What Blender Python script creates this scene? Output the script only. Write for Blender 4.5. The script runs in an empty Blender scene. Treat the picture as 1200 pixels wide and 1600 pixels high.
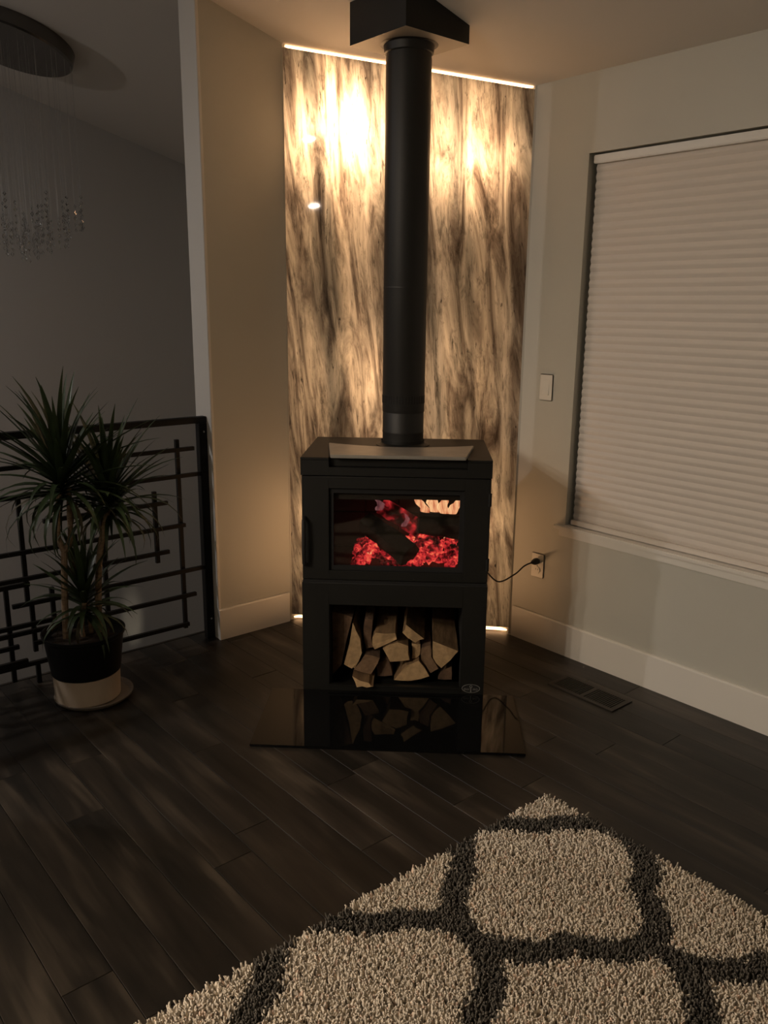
import bpy, bmesh, math, random
import numpy as np
from mathutils import Vector, Matrix

sc = bpy.context.scene
COL = sc.collection
random.seed(7)
rng = np.random.default_rng(11)

# ------------------------------------------------------------------ camera
CAM_H = 1.53
R = [[0.7621454635, -0.1472001512, 0.6304493698],
     [-0.6473199042, -0.1891295316, 0.7383813120],
     [0.0105467533, -0.9708563930, -0.2394298023]]
cam_d = bpy.data.cameras.new('camera')
cam_d.sensor_fit = 'VERTICAL'; cam_d.sensor_height = 24.0
cam_d.lens = 1294.0 / 1600.0 * 24.0
cam_d.clip_start = 0.02; cam_d.clip_end = 60
cam = bpy.data.objects.new('camera', cam_d); COL.objects.link(cam)
cam.matrix_world = Matrix(((R[0][0], -R[0][1], -R[0][2], 0.0),
                           (R[1][0], -R[1][1], -R[1][2], 0.0),
                           (R[2][0], -R[2][1], -R[2][2], CAM_H),
                           (0, 0, 0, 1)))
sc.camera = cam

# ------------------------------------------------------------------ world, exposure
w = bpy.data.worlds.new('night'); sc.world = w; w.use_nodes = True
w.node_tree.nodes['Background'].inputs[0].default_value = (0.30, 0.38, 0.55, 1)
w.node_tree.nodes['Background'].inputs[1].default_value = 0.004
vs = sc.view_settings
sc.display_settings.display_device = 'sRGB'
vs.view_transform = 'Standard'; vs.look = 'None'; vs.gamma = 1.0; vs.use_curve_mapping = False
vs.exposure = 0.0
sc.cycles.use_denoising = True
sc.cycles.caustics_reflective = False; sc.cycles.caustics_refractive = False
sc.cycles.sample_clamp_indirect = 6.0
sc.cycles.blur_glossy = 0.5
sc.cycles.max_bounces = 7; sc.cycles.diffuse_bounces = 3; sc.cycles.glossy_bounces = 3; sc.cycles.transmission_bounces = 4; sc.cycles.transparent_max_bounces = 12

POT_RADIANCE = 1000.0            # recessed ceiling lights
LED_WARM = (1.0, 0.545, 0.255)
SLAB_POWER = 2.6                 # multiplier for the lamps behind the stone

# ------------------------------------------------------------------ room numbers
XW = 2.918                       # right wall
YS = 3.28                        # stub wall front
Z0, SL, XR = 2.435, 0.265, 0.30  # ceiling height at right wall, slope, ridge
def ceil_z(x):
    if x > XR: return Z0 + SL * (XW - x)
    return Z0 + SL * (XW - XR) - SL * (XR - x)
YFAR, YBACK, XLEFT, ZLOW = 5.45, -3.4, -3.0, -2.6
PA = Vector((2.185, 3.28, 0)); PB = Vector((2.918, 2.455, 0))   # stone panel ends

# ------------------------------------------------------------------ material helpers
def new_mat(name):
    m = bpy.data.materials.new(name); m.use_nodes = True
    nt = m.node_tree
    return m, nt, nt.nodes['Principled BSDF']
def plain(name, col, rough=0.5, metal=0.0, spec=0.5, bump=0.0, bscale=60, vary=0.0, vscale=8.0, stretch=(1,1,1)):
    m, nt, b = new_mat(name)
    b.inputs['Base Color'].default_value = (*col, 1)
    b.inputs['Roughness'].default_value = rough
    b.inputs['Metallic'].default_value = metal
    b.inputs['Specular IOR Level'].default_value = spec
    if bump or vary:
        tc = nt.nodes.new('ShaderNodeTexCoord'); mp = nt.nodes.new('ShaderNodeMapping')
        mp.inputs['Scale'].default_value = stretch
        nt.links.new(tc.outputs['Object'], mp.inputs['Vector'])
        if bump:
            n = nt.nodes.new('ShaderNodeTexNoise'); n.inputs['Scale'].default_value = bscale; n.inputs['Detail'].default_value = 4
            nt.links.new(mp.outputs[0], n.inputs['Vector'])
            bp = nt.nodes.new('ShaderNodeBump'); bp.inputs['Strength'].default_value = bump; bp.inputs['Distance'].default_value = 0.004
            nt.links.new(n.outputs['Fac'], bp.inputs['Height']); nt.links.new(bp.outputs[0], b.inputs['Normal'])
        if vary:
            n2 = nt.nodes.new('ShaderNodeTexNoise'); n2.inputs['Scale'].default_value = vscale; n2.inputs['Detail'].default_value = 5
            nt.links.new(mp.outputs[0], n2.inputs['Vector'])
            rp = nt.nodes.new('ShaderNodeValToRGB')
            rp.color_ramp.elements[0].position = 0.3; rp.color_ramp.elements[1].position = 0.7
            rp.color_ramp.elements[0].color = (*[c*(1-vary) for c in col], 1)
            rp.color_ramp.elements[1].color = (*[min(1, c*(1+vary)) for c in col], 1)
            nt.links.new(n2.outputs['Fac'], rp.inputs[0]); nt.links.new(rp.outputs[0], b.inputs['Base Color'])
    return m
def emit(name, col, strength):
    m = bpy.data.materials.new(name); m.use_nodes = True
    nt = m.node_tree; nt.nodes.clear()
    o = nt.nodes.new('ShaderNodeOutputMaterial'); e = nt.nodes.new('ShaderNodeEmission')
    e.inputs[0].default_value = (*col, 1); e.inputs[1].default_value = strength
    nt.links.new(e.outputs[0], o.inputs[0]); return m
def clear_pane(name, tint=(1,1,1), ior=1.45, rough=0.02, gain=1.0):
    m = bpy.data.materials.new(name); m.use_nodes = True
    nt = m.node_tree; nt.nodes.clear()
    o = nt.nodes.new('ShaderNodeOutputMaterial'); mx = nt.nodes.new('ShaderNodeMixShader')
    t = nt.nodes.new('ShaderNodeBsdfTransparent'); t.inputs[0].default_value = (*tint, 1)
    g = nt.nodes.new('ShaderNodeBsdfGlossy'); g.inputs['Roughness'].default_value = rough
    f = nt.nodes.new('ShaderNodeFresnel'); f.inputs[0].default_value = ior
    nt.links.new(f.outputs[0], mx.inputs[0]); nt.links.new(t.outputs[0], mx.inputs[1]); nt.links.new(g.outputs[0], mx.inputs[2])
    nt.links.new(mx.outputs[0], o.inputs[0]); return m

M = {}
M['wall'] = plain('wall_paint', (0.56, 0.55, 0.49), 0.55, bump=0.08, bscale=180, vary=0.03, vscale=2)
M['ceiling'] = plain('ceiling_paint', (0.74, 0.70, 0.65), 0.8, bump=0.10, bscale=140)
M['trim'] = plain('white_trim', (0.80, 0.77, 0.71), 0.35)
M['far'] = plain('stair_paint', (0.50, 0.49, 0.47), 0.45)
M['blind'] = plain('blind_fabric', (0.74, 0.68, 0.62), 0.85, bump=0.15, bscale=400)
M['steel'] = plain('black_steel', (0.008, 0.0076, 0.007), 0.5, spec=0.3, vary=0.15, vscale=12)
M['stove'] = plain('stove_black', (0.009, 0.009, 0.0078), 0.5, spec=0.35, bump=0.04, bscale=500)
M['pipe'] = plain('pipe_black', (0.016, 0.0155, 0.0145), 0.5, spec=0.4)
M['plate'] = plain('warming_plate', (0.42, 0.40, 0.36), 0.42, metal=0.6, vary=0.08, vscale=20)
M['dark'] = plain('matte_black', (0.008, 0.008, 0.008), 0.85)  # flat near-black for liners, slots, seam and badge
M['brickf'] = plain('fire_brick', (0.05, 0.045, 0.038), 0.9, bump=0.3, bscale=40)
M['padglass'] = plain('black_glass', (0.005, 0.005, 0.005), 0.04, spec=0.32)
M['white_pl'] = plain('white_plastic', (0.82, 0.79, 0.72), 0.35)
M['black_pl'] = plain('black_plastic', (0.012, 0.012, 0.012), 0.45)
M['bronze'] = plain('bronze_metal', (0.045, 0.036, 0.028), 0.4, metal=0.5)
M['potblack'] = plain('pot_black', (0.004, 0.004, 0.004), 0.45, spec=0.25)
M['potcream'] = plain('pot_cream', (0.55, 0.45, 0.34), 0.55, vary=0.06, vscale=6)
M['saucer'] = plain('saucer_clay', (0.20, 0.17, 0.14), 0.45)
M['soil'] = plain('soil', (0.03, 0.02, 0.014), 0.95, bump=0.8, bscale=60, vary=0.5, vscale=40)
M['trunk'] = plain('plant_stem', (0.30, 0.21, 0.13), 0.8, bump=0.6, bscale=60, vary=0.3, vscale=30, stretch=(1,1,4))
M['leaf'] = plain('leaf_green', (0.042, 0.068, 0.026), 0.42, vary=0.5, vscale=5)
M['leafdry'] = plain('leaf_dry', (0.10, 0.085, 0.045), 0.6, vary=0.3, vscale=5)
M['chrome'] = plain('chrome', (0.6, 0.6, 0.6), 0.15, metal=1.0)
M['canopy'] = plain('canopy_metal', (0.14, 0.13, 0.12), 0.25, metal=0.8)
M['crystal'] = clear_pane('crystal', (0.97, 0.97, 0.97), 1.5, 0.05)
M['glass'] = clear_pane('door_glass', (0.90, 0.88, 0.86), 1.35, 0.03)
M['winglass'] = clear_pane('window_glass', (0.9, 0.92, 0.95), 1.45, 0.01)
M['back'] = clear_pane('slab_back', (1, 1, 1), 1.0, 0.3)
M['emblem'] = plain('emblem_silver', (0.32, 0.31, 0.29), 0.4, metal=0.5)
M['backing'] = plain('rug_backing', (0.10, 0.08, 0.06), 0.95)

# ------------------------------------------------------------------ mesh helpers
def link(name, me, parent=None):
    o = bpy.data.objects.new(name, me); COL.objects.link(o)
    if parent is not None: o.parent = parent
    return o
def mesh_from(name, V, F, mats, mi=None, smooth=False):
    me = bpy.data.meshes.new(name); me.from_pydata([tuple(v) for v in V], [], F)
    for m in (mats if isinstance(mats, (list, tuple)) else [mats]): me.materials.append(m)
    if mi is not None: me.polygons.foreach_set('material_index', mi)
    if smooth: me.polygons.foreach_set('use_smooth', [True]*len(me.polygons))
    me.update(); return me
class B:
    """collects shapes for ONE mesh"""
    def __init__(s): s.V = []; s.F = []; s.I = []
    def add(s, V, F, mi=0):
        o = len(s.V); s.V += [Vector(v) for v in V]; s.F += [tuple(i+o for i in f) for f in F]; s.I += [mi]*len(F); return s
    def box(s, a, b, mi=0):
        x0,y0,z0 = a; x1,y1,z1 = b
        V = [(x0,y0,z0),(x1,y0,z0),(x1,y1,z0),(x0,y1,z0),(x0,y0,z1),(x1,y0,z1),(x1,y1,z1),(x0,y1,z1)]
        return s.add(V, [(0,3,2,1),(4,5,6,7),(0,1,5,4),(1,2,6,5),(2,3,7,6),(3,0,4,7)], mi)
    def prism(s, poly, axis, a, b, mi=0):
        """poly of 2-D points; axis 'y': points are (x,z), 'x': (y,z), 'z': (x,y)"""
        def p(q, t):
            return {'y': (q[0], t, q[1]), 'x': (t, q[0], q[1]), 'z': (q[0], q[1], t)}[axis]
        n = len(poly); V = [p(q, a) for q in poly] + [p(q, b) for q in poly]
        F = [tuple(range(n))[::-1], tuple(range(n, 2*n))] + [(i, (i+1) % n, n+(i+1) % n, n+i) for i in range(n)]
        return s.add(V, F, mi)
    def lathe(s, prof, c=(0,0,0), n=40, mi=0, cap=False):
        V = []; F = []
        for r, z in prof:
            for k in range(n):
                a = 2*math.pi*k/n; V.append((c[0]+r*math.cos(a), c[1]+r*math.sin(a), c[2]+z))
        for i in range(len(prof)-1):
            for k in range(n):
                F.append((i*n+k, i*n+(k+1) % n, (i+1)*n+(k+1) % n, (i+1)*n+k))
        if cap:
            F.append(tuple(range(n))[::-1]); F.append(tuple((len(prof)-1)*n+k for k in range(n)))
        return s.add(V, F, mi)
    def tube(s, pts, rad, n=8, mi=0):
        pts = [Vector(p) for p in pts]; rads = rad if isinstance(rad, (list, tuple)) else [rad]*len(pts)
        V = []; F = []; ref = Vector((0.3, 0.9, 0.2))
        for i, p in enumerate(pts):
            t = (pts[min(i+1, len(pts)-1)] - pts[max(i-1, 0)]).normalized()
            u = t.cross(ref)
            if u.length < 1e-3: u = t.cross(Vector((1,0,0)))
            u.normalize(); v = t.cross(u)
            for k in range(n):
                a = 2*math.pi*k/n; V.append(p + (u*math.cos(a) + v*math.sin(a))*rads[i])
        for i in range(len(pts)-1):
            for k in range(n):
                F.append((i*n+k, i*n+(k+1) % n, (i+1)*n+(k+1) % n, (i+1)*n+k))
        F.append(tuple(range(n))[::-1]); F.append(tuple((len(pts)-1)*n+k for k in range(n)))
        return s.add(V, F, mi)
    def mesh(s, name, mats, smooth=False, bevel=0.0, seg=2):
        me = mesh_from(name, s.V, s.F, mats, s.I)
        bm = bmesh.new(); bm.from_mesh(me)
        if bevel:
            bmesh.ops.remove_doubles(bm, verts=bm.verts, dist=1e-5)
            ed = [e for e in bm.edges if e.is_manifold and e.calc_face_angle(0) > 0.6]
            bmesh.ops.bevel(bm, geom=ed, offset=bevel, segments=seg, affect='EDGES', clamp_overlap=True)
        bmesh.ops.recalc_face_normals(bm, faces=bm.faces)
        bm.to_mesh(me); bm.free()
        if smooth:
            me.polygons.foreach_set('use_smooth', [True]*len(me.polygons))
            try: me.set_sharp_from_angle(angle=math.radians(38))
            except Exception: pass
        me.update(); return me
    def obj(s, name, mats, parent=None, smooth=False, bevel=0.0, seg=2):
        return link(name, s.mesh(name, mats, smooth, bevel, seg), parent)
def empty(name, mat=None, loc=None):
    o = bpy.data.objects.new(name, None); COL.objects.link(o); o.empty_display_size = 0.05
    if mat is not None: o.matrix_world = mat
    if loc is not None: o.location = loc
    return o
def tag(o, label, cat, group=None, kind=None):
    o['label'] = label; o['category'] = cat
    if group: o['group'] = group
    if kind: o['kind'] = kind
    return o
def struct(o, label=None):
    o['kind'] = 'structure'
    if label: o['label'] = label
    return o
def base_origin(o):
    """move a mesh object's origin to the middle of its base (world-aligned mesh, no parent)"""
    vs_ = [v.co for v in o.data.vertices]
    c = Vector(((min(v.x for v in vs_)+max(v.x for v in vs_))/2, (min(v.y for v in vs_)+max(v.y for v in vs_))/2, min(v.z for v in vs_)))
    o.data.transform(Matrix.Translation(-c)); o.matrix_world = o.matrix_world @ Matrix.Translation(c)
    return o

# ================================================================== SETTING
def plank_mat():
    m, nt, b = new_mat('plank_laminate')
    tc = nt.nodes.new('ShaderNodeTexCoord'); oi = nt.nodes.new('ShaderNodeObjectInfo')
    cb = nt.nodes.new('ShaderNodeCombineXYZ'); ml = nt.nodes.new('ShaderNodeMath'); ml.operation = 'MULTIPLY'; ml.inputs[1].default_value = 37.0
    nt.links.new(oi.outputs['Random'], ml.inputs[0])
    nt.links.new(ml.outputs[0], cb.inputs[0]); nt.links.new(ml.outputs[0], cb.inputs[1])
    ad = nt.nodes.new('ShaderNodeVectorMath'); ad.operation = 'ADD'
    nt.links.new(tc.outputs['Object'], ad.inputs[0]); nt.links.new(cb.outputs[0], ad.inputs[1])
    def streak(scale, sx, sy, detail=4, dist=0.3):
        mp = nt.nodes.new('ShaderNodeMapping'); mp.inputs['Scale'].default_value = (sx, sy, 1)
        nt.links.new(ad.outputs[0], mp.inputs[0])
        n = nt.nodes.new('ShaderNodeTexNoise'); n.inputs['Scale'].default_value = scale; n.inputs['Detail'].default_value = detail; n.inputs['Distortion'].default_value = dist
        nt.links.new(mp.outputs[0], n.inputs['Vector']); return n
    broad = streak(1.0, 11, 1.7, 3); fine = streak(1.0, 90, 3.5, 6, 0.1)
    rp = nt.nodes.new('ShaderNodeValToRGB'); cr = rp.color_ramp
    cr.elements[0].position = 0.34; cr.elements[0].color = (0.012, 0.0105, 0.0085, 1)
    cr.elements[1].position = 0.70; cr.elements[1].color = (0.075, 0.060, 0.045, 1)
    e = cr.elements.new(0.52); e.color = (0.027, 0.022, 0.017, 1)
    nt.links.new(broad.outputs['Fac'], rp.inputs[0])
    mx = nt.nodes.new('ShaderNodeMix'); mx.data_type = 'RGBA'; mx.blend_type = 'MULTIPLY'; mx.inputs[0].default_value = 0.7
    rf = nt.nodes.new('ShaderNodeValToRGB'); rf.color_ramp.elements[0].position = 0.3; rf.color_ramp.elements[1].position = 0.65
    rf.color_ramp.elements[0].color = (0.55, 0.55, 0.55, 1); rf.color_ramp.elements[1].color = (1, 1, 1, 1)
    nt.links.new(fine.outputs['Fac'], rf.inputs[0])
    nt.links.new(rp.outputs[0], mx.inputs[6]); nt.links.new(rf.outputs[0], mx.inputs[7])
    m2 = nt.nodes.new('ShaderNodeMix'); m2.data_type = 'RGBA'; m2.blend_type = 'MULTIPLY'; m2.inputs[0].default_value = 1.0
    mr = nt.nodes.new('ShaderNodeMapRange'); mr.inputs[3].default_value = 0.7; mr.inputs[4].default_value = 1.15
    nt.links.new(oi.outputs['Random'], mr.inputs[0]); nt.links.new(mx.outputs[2], m2.inputs[6]); nt.links.new(mr.outputs[0], m2.inputs[7])
    nt.links.new(m2.outputs[2], b.inputs['Base Color'])
    b.inputs['Roughness'].default_value = 0.42; b.inputs['Specular IOR Level'].default_value = 0.4
    bp = nt.nodes.new('ShaderNodeBump'); bp.inputs['Strength'].default_value = 0.15; bp.inputs['Distance'].default_value = 0.002
    nt.links.new(fine.outputs['Fac'], bp.inputs['Height']); nt.links.new(bp.outputs[0], b.inputs['Normal'])
    return m
M['plank'] = plank_mat()

floor = struct(B().box((XLEFT, YBACK, -0.25), (XW, 3.405, -0.0105)).obj('floor', M['plank']), 'dark brown plank laminate floor')
PW = 0.122
plank_meshes = {}
x = XW - 0.012; col = 0
while x > -1.3:
    x0 = x - PW
    y = 3.405 - random.uniform(0.15, 1.15); top = 3.405
    while top > -0.9:
        L = top - max(y, -0.9)
        key = round(L, 2)
        if key not in plank_meshes:
            b = B(); b.box((-PW/2+0.0008, -key/2+0.0008, -0.010), (PW/2-0.0008, key/2-0.0008, 0.0))
            plank_meshes[key] = b.mesh('plank', M['plank'], bevel=0.0009, seg=1)
        p = link('plank', plank_meshes[key], floor); p.location = (x - PW/2, top - L/2, 0)
        top = max(y, -0.9)
        if top <= -0.9: break
        y = top - 1.2
    x = x0; col += 1
# nosing along the stair opening
struct(base_origin(B().box((XLEFT, 3.405, -0.24), (1.80, 3.425, 0.001)).obj('trim_1', M['plank'], bevel=0.003)), 'dark floor edge along the stair opening')

# walls
def right_wall():
    b = B(); y0, y1, z0, z1 = 0.42, 2.180, 0.585, 2.137
    t = 0.16
    b.box((XW, YBACK, ZLOW), (XW+t, y0, Z0+0.02)); b.box((XW, y1, ZLOW), (XW+t, YFAR+0.15, Z0+0.02))
    b.box((XW, y0, ZLOW), (XW+t, y1, z0)); b.box((XW, y0, z1), (XW+t, y1, Z0+0.02))
    return b.obj('wall_right', M['wall'])
struct(right_wall(), 'grey painted wall with the covered window')
b = B(); b.prism([(1.80, 0.0), (XW, 0.0), (XW, ceil_z(XW)+0.01), (1.80, ceil_z(1.80)+0.01)], 'y', YS, 3.412)
struct(b.obj('wall_stub', M['wall']), 'short grey wall between railing and stone panel')
# white end cap board of the stub wall
b = B(); b.prism([(3.276, 0.0), (3.416, 0.0), (3.416, ceil_z(1.79)), (3.276, ceil_z(1.79))], 'x', 1.786, 1.80)
struct(base_origin(b.obj('trim_2', M['trim'], bevel=0.002)), 'white end cap board on the stub wall')
def gable(name, y0, y1, mat, zb=ZLOW):
    b = B(); b.prism([(XLEFT, zb), (XW, zb), (XW, ceil_z(XW)+0.02), (XR, ceil_z(XR)+0.02), (XLEFT, ceil_z(XLEFT)+0.02)], 'y', y0, y1)
    return struct(b.obj(name, mat))
gable('wall_far', YFAR, YFAR+0.15, M['far'])
gable('wall_back', YBACK-0.15, YBACK, M['wall'])
struct(B().box((XLEFT-0.15, YBACK, ZLOW), (XLEFT, YFAR, ceil_z(XLEFT)+0.02)).obj('wall_left', M['wall']))
struct(B().prism([(XLEFT, 0.0), (0.30, 0.0), (0.30, ceil_z(0.30)), (XLEFT, ceil_z(XLEFT))], 'y', 2.60, 2.74).obj('wall_light_block', M['wall']), 'unseen grey partition wall added left of the view to shade the stairs')  # unseen wall, added to keep the room lights off the stair side
struct(B().box((XLEFT, YBACK, ZLOW-0.1), (XW, YFAR, ZLOW)).obj('floor_lower', M['plank']))
b = B(); za, zb_, zc = ceil_z(XLEFT), ceil_z(XR), ceil_z(XW)
b.prism([(XLEFT, za), (XR, zb_), (XW, zc), (XW+0.16, zc), (XW+0.16, zc+0.15), (XR, zb_+0.2), (XLEFT, za+0.15)], 'y', YBACK-0.15, YFAR+0.15)
struct(b.obj('ceiling', M['ceiling']), 'sloped white ceiling')
# baseboards
def bboard(name, a, c, nrm, h=0.15, t=0.014):
    a = Vector((*a, 0)); c = Vector((*c, 0)); n = Vector((*nrm, 0))
    prof = [(0, 0), (t, 0), (t, h-0.006), (t-0.005, h), (0, h)]
    V = [a + n*p + Vector((0,0,q)) for p, q in prof] + [c + n*p + Vector((0,0,q)) for p, q in prof]
    k = len(prof); F = [tuple(range(k)), tuple(range(k, 2*k))] + [(i, (i+1) % k, k+(i+1) % k, k+i) for i in range(k)]
    return struct(base_origin(B().add(V, F).obj(name, M['trim'])), 'tall white baseboard')
bboard('baseboard_right', (XW, YBACK), (XW, 2.447), (-1, 0))
bboard('baseboard_stub', (1.786, YS), (2.178, YS), (0, -1))

# window with sill, frame, pane
win = struct(empty('window_1', loc=(XW+0.1, 1.3, 0.585)), 'window behind the closed blind')
def wpart(name, bb, mat, bevel=0.0):
    o = bb.obj(name, mat, win, bevel=bevel); o.matrix_parent_inverse = Matrix.Translation(-Vector(win.location)); return o
f = B()
f.box((XW+0.10, 0.42, 0.585), (XW+0.15, 0.47, 2.137)); f.box((XW+0.10, 2.13, 0.585), (XW+0.15, 2.18, 2.137))
f.box((XW+0.10, 0.47, 0.585), (XW+0.15, 2.13, 0.635)); f.box((XW+0.10, 0.47, 2.087), (XW+0.15, 2.13, 2.137)); f.box((XW+0.10, 1.28, 0.635), (XW+0.15, 1.32, 2.087))
wpart('window_frame', f, M['trim'])
for ya, yb in ((0.47, 1.28), (1.32, 2.13)):
    wpart('pane', B().box((XW+0.122, ya, 0.635), (XW+0.128, yb, 2.087)), M['winglass'])
wpart('window_sill', B().box((XW-0.028, 0.36, 0.585), (XW+0.10, 2.225, 0.603)), M['trim'], 0.003)
wpart('sill_apron', B().box((XW-0.012, 0.40, 0.553), (XW, 2.205, 0.585)), M['trim'], 0.002)

# ================================================================== BLIND
blind = tag(empty('cellular_blind', loc=(XW+0.03, 1.3, 0.605)), 'closed pleated cellular blind filling the window recess', 'blind')
PAR = Matrix.Translation(-Vector(blind.location))
def bl(name, o): o.matrix_parent_inverse = PAR; return o
YB0, YB1 = 0.432, 2.166
bl('head_rail', B().box((XW+0.012, YB0, 2.098), (XW+0.062, YB1, 2.130)).obj('head_rail', M['trim'], blind, bevel=0.003))
bl('bottom_rail', B().box((XW+0.016, YB0, 0.606), (XW+0.056, YB1, 0.628)).obj('bottom_rail', M['blind'], blind, bevel=0.003))
NP = 46; ph = (2.098-0.628)/NP
prof = [(0.0065*(1-abs(2*t-1))**0.8, t*ph) for t in [i/8 for i in range(9)]]
poly = [(XW+0.036-dx, z) for dx, z in prof] + [(XW+0.036+dx, z) for dx, z in prof[::-1][1:-1]]
pm = B().prism(poly, 'y', YB0+0.004, YB1-0.004).mesh('pleat', M['blind'], smooth=True)
for i in range(NP):
    p = link('pleat', pm, blind); p.matrix_parent_inverse = PAR; p.location = (0, 0, 0.628 + i*ph)

# ================================================================== STONE PANEL (backlit) + lamps
def stone_mat():
    m = bpy.data.materials.new('backlit_stone'); m.use_nodes = True
    nt = m.node_tree; nt.nodes.clear(); N = nt.nodes.new; K = nt.links.new
    out = N('ShaderNodeOutputMaterial'); tc = N('ShaderNodeTexCoord')
    # lean the flow a little: x += 0.10*z
    sp = N('ShaderNodeSeparateXYZ'); K(tc.outputs['Object'], sp.inputs[0])
    ma = N('ShaderNodeMath'); ma.operation = 'MULTIPLY_ADD'; ma.inputs[1].default_value = 0.085
    K(sp.outputs[2], ma.inputs[0]); K(sp.outputs[0], ma.inputs[2])
    cb = N('ShaderNodeCombineXYZ'); K(ma.outputs[0], cb.inputs[0]); K(sp.outputs[2], cb.inputs[2])
    def noise(sx, sz, detail, dist, off=0.0, rough=0.55):
        mp = N('ShaderNodeMapping'); mp.inputs['Scale'].default_value = (sx, 1, sz); mp.inputs['Location'].default_value = (off, off*1.7, off*0.6)
        K(cb.outputs[0], mp.inputs[0]); n = N('ShaderNodeTexNoise'); n.inputs['Scale'].default_value = 1.0
        n.inputs['Detail'].default_value = detail; n.inputs['Distortion'].default_value = dist; n.inputs['Roughness'].default_value = rough
        K(mp.outputs[0], n.inputs['Vector']); return n.outputs['Fac']
    def ramp(src, stops):
        r = N('ShaderNodeValToRGB'); K(src, r.inputs[0]); e = r.color_ramp.elements
        e[0].position, e[0].color = stops[0][0], (*stops[0][1], 1); e[1].position, e[1].color = stops[-1][0], (*stops[-1][1], 1)
        for p, c in stops[1:-1]:
            q = e.new(p); q.color = (*c, 1)
        return r.outputs[0]
    def mul(a, b, f=1.0):
        x = N('ShaderNodeMix'); x.data_type = 'RGBA'; x.blend_type = 'MULTIPLY'; x.inputs[0].default_value = f
        K(a, x.inputs[6]); K(b, x.inputs[7]); return x.outputs[2]
    g = lambda v: (v, v, v)
    streak = ramp(noise(12, 1.7, 7, 1.3, 3.1, 0.64), [(0.31, (0.09, 0.075, 0.068)), (0.42, (0.30, 0.28, 0.27)), (0.52, (0.60, 0.60, 0.58)), (0.66, (0.97, 0.97, 0.95))])
    cloud = ramp(noise(4.5, 0.9, 4, 0.5, 9.7), [(0.34, (0.40, 0.42, 0.45)), (0.62, (1, 1, 1))])
    fine = ramp(noise(42, 8.0, 5, 0.9, 1.3, 0.7), [(0.36, g(0.35)), (0.50, g(1.0))])
    speck = ramp(noise(75, 11, 4, 0.7, 5.5, 0.68), [(0.30, g(0.10)), (0.39, g(1.0))])
    # broad grey veins of the stone, running down and slightly to the right
    wn = noise(5, 1.6, 3, 0.6, 7.3); wm = N('ShaderNodeMath'); wm.operation = 'MULTIPLY_ADD'; wm.inputs[1].default_value = 0.16; K(wn, wm.inputs[0]); K(ma.outputs[0], wm.inputs[2])
    wd_ = N('ShaderNodeMath'); wd_.operation = 'MULTIPLY_ADD'; wd_.inputs[1].default_value = 1/1.4; wd_.inputs[2].default_value = -0.025/1.4; K(wm.outputs[0], wd_.inputs[0])
    vein = ramp(wd_.outputs[0], [(u/1.4, (v, v**0.93, v**0.86)) for u, v in ((0.0, 0.75), (0.20, 0.95), (0.32, 0.70), (0.375, 0.22), (0.42, 0.34), (0.47, 1.0), (0.60, 1.0), (0.66, 0.55), (0.74, 0.85), (0.80, 0.72), (0.85, 0.34), (0.90, 0.80), (0.97, 0.42), (1.02, 0.52), (1.08, 1.0), (1.20, 0.85), (1.32, 0.6))])
    colr = mul(mul(mul(mul(streak, vein, 0.9), cloud, 0.85), fine, 0.7), speck, 0.9)
    tr = N('ShaderNodeBsdfTranslucent'); K(colr, tr.inputs[0])
    df = N('ShaderNodeBsdfDiffuse')
    dcol = N('ShaderNodeMix'); dcol.data_type = 'RGBA'; dcol.blend_type = 'MULTIPLY'; dcol.inputs[0].default_value = 1; K(colr, dcol.inputs[6]); dcol.inputs[7].default_value = (0.7, 0.7, 0.68, 1)
    K(dcol.outputs[2], df.inputs[0])
    m1 = N('ShaderNodeMixShader'); m1.inputs[0].default_value = 0.62; K(df.outputs[0], m1.inputs[1]); K(tr.outputs[0], m1.inputs[2])
    gl = N('ShaderNodeBsdfGlossy'); gl.inputs['Roughness'].default_value = 0.035
    fr = N('ShaderNodeFresnel'); fr.inputs[0].default_value = 1.5
    m2 = N('ShaderNodeMixShader'); K(fr.outputs[0], m2.inputs[0]); K(m1.outputs[0], m2.inputs[1]); K(gl.outputs[0], m2.inputs[2])
    K(m2.outputs[0], out.inputs[0]); return m
M['stone'] = stone_mat()
pd = (PB - PA); PL = pd.length; pd.normalize(); pn = Vector((-pd.y, pd.x, 0))     # pn points into the corner
if pn.dot(Vector((1, 1, 0))) < 0: pn = -pn
MP = Matrix(((pd.x, pn.x, 0, PA.x), (pd.y, pn.y, 0, PA.y), (0, 0, 1, 0), (0, 0, 0, 1)))   # local x along, y into the corner
def pz(s): return ceil_z(PA.x + pd.x*s)
s0, s1, zb0 = 0.007, PL-0.016, 0.028
G = 0.017
V = [(s0,0.012,zb0),(s1,0.012,zb0),(s1,0.012,pz(s1)-G),(s0,0.012,pz(s0)-G),(s0,0.032,zb0),(s1,0.032,zb0),(s1,0.032,pz(s1)-G),(s0,0.032,pz(s0)-G)]
F = [(0,1,2,3),(5,4,7,6),(4,0,3,7),(1,5,6,2),(4,5,1,0),(3,2,6,7)]
slab = link('stone_panel', mesh_from('stone_panel', V, F, [M['stone'], M['back']], [0,1,0,0,0,0])); slab.matrix_world = MP
tag(slab, 'floor to ceiling backlit streaked stone panel behind the stove', 'wall panel')
# dark frame uprights holding the panel at both sides
for sa, sb in ((0.0, s0), (s1, PL)):
    o = B().prism([(sa, 0.006), (sb, 0.006), (sb, 0.05), (sa, 0.05)], 'z', 0.0, min(pz(sa), pz(sb))-0.002).obj('trim_3' if sa == 0 else 'trim_4', M['wall'])
    o.matrix_world = MP; struct(o, 'narrow painted return beside the stone panel')
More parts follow.
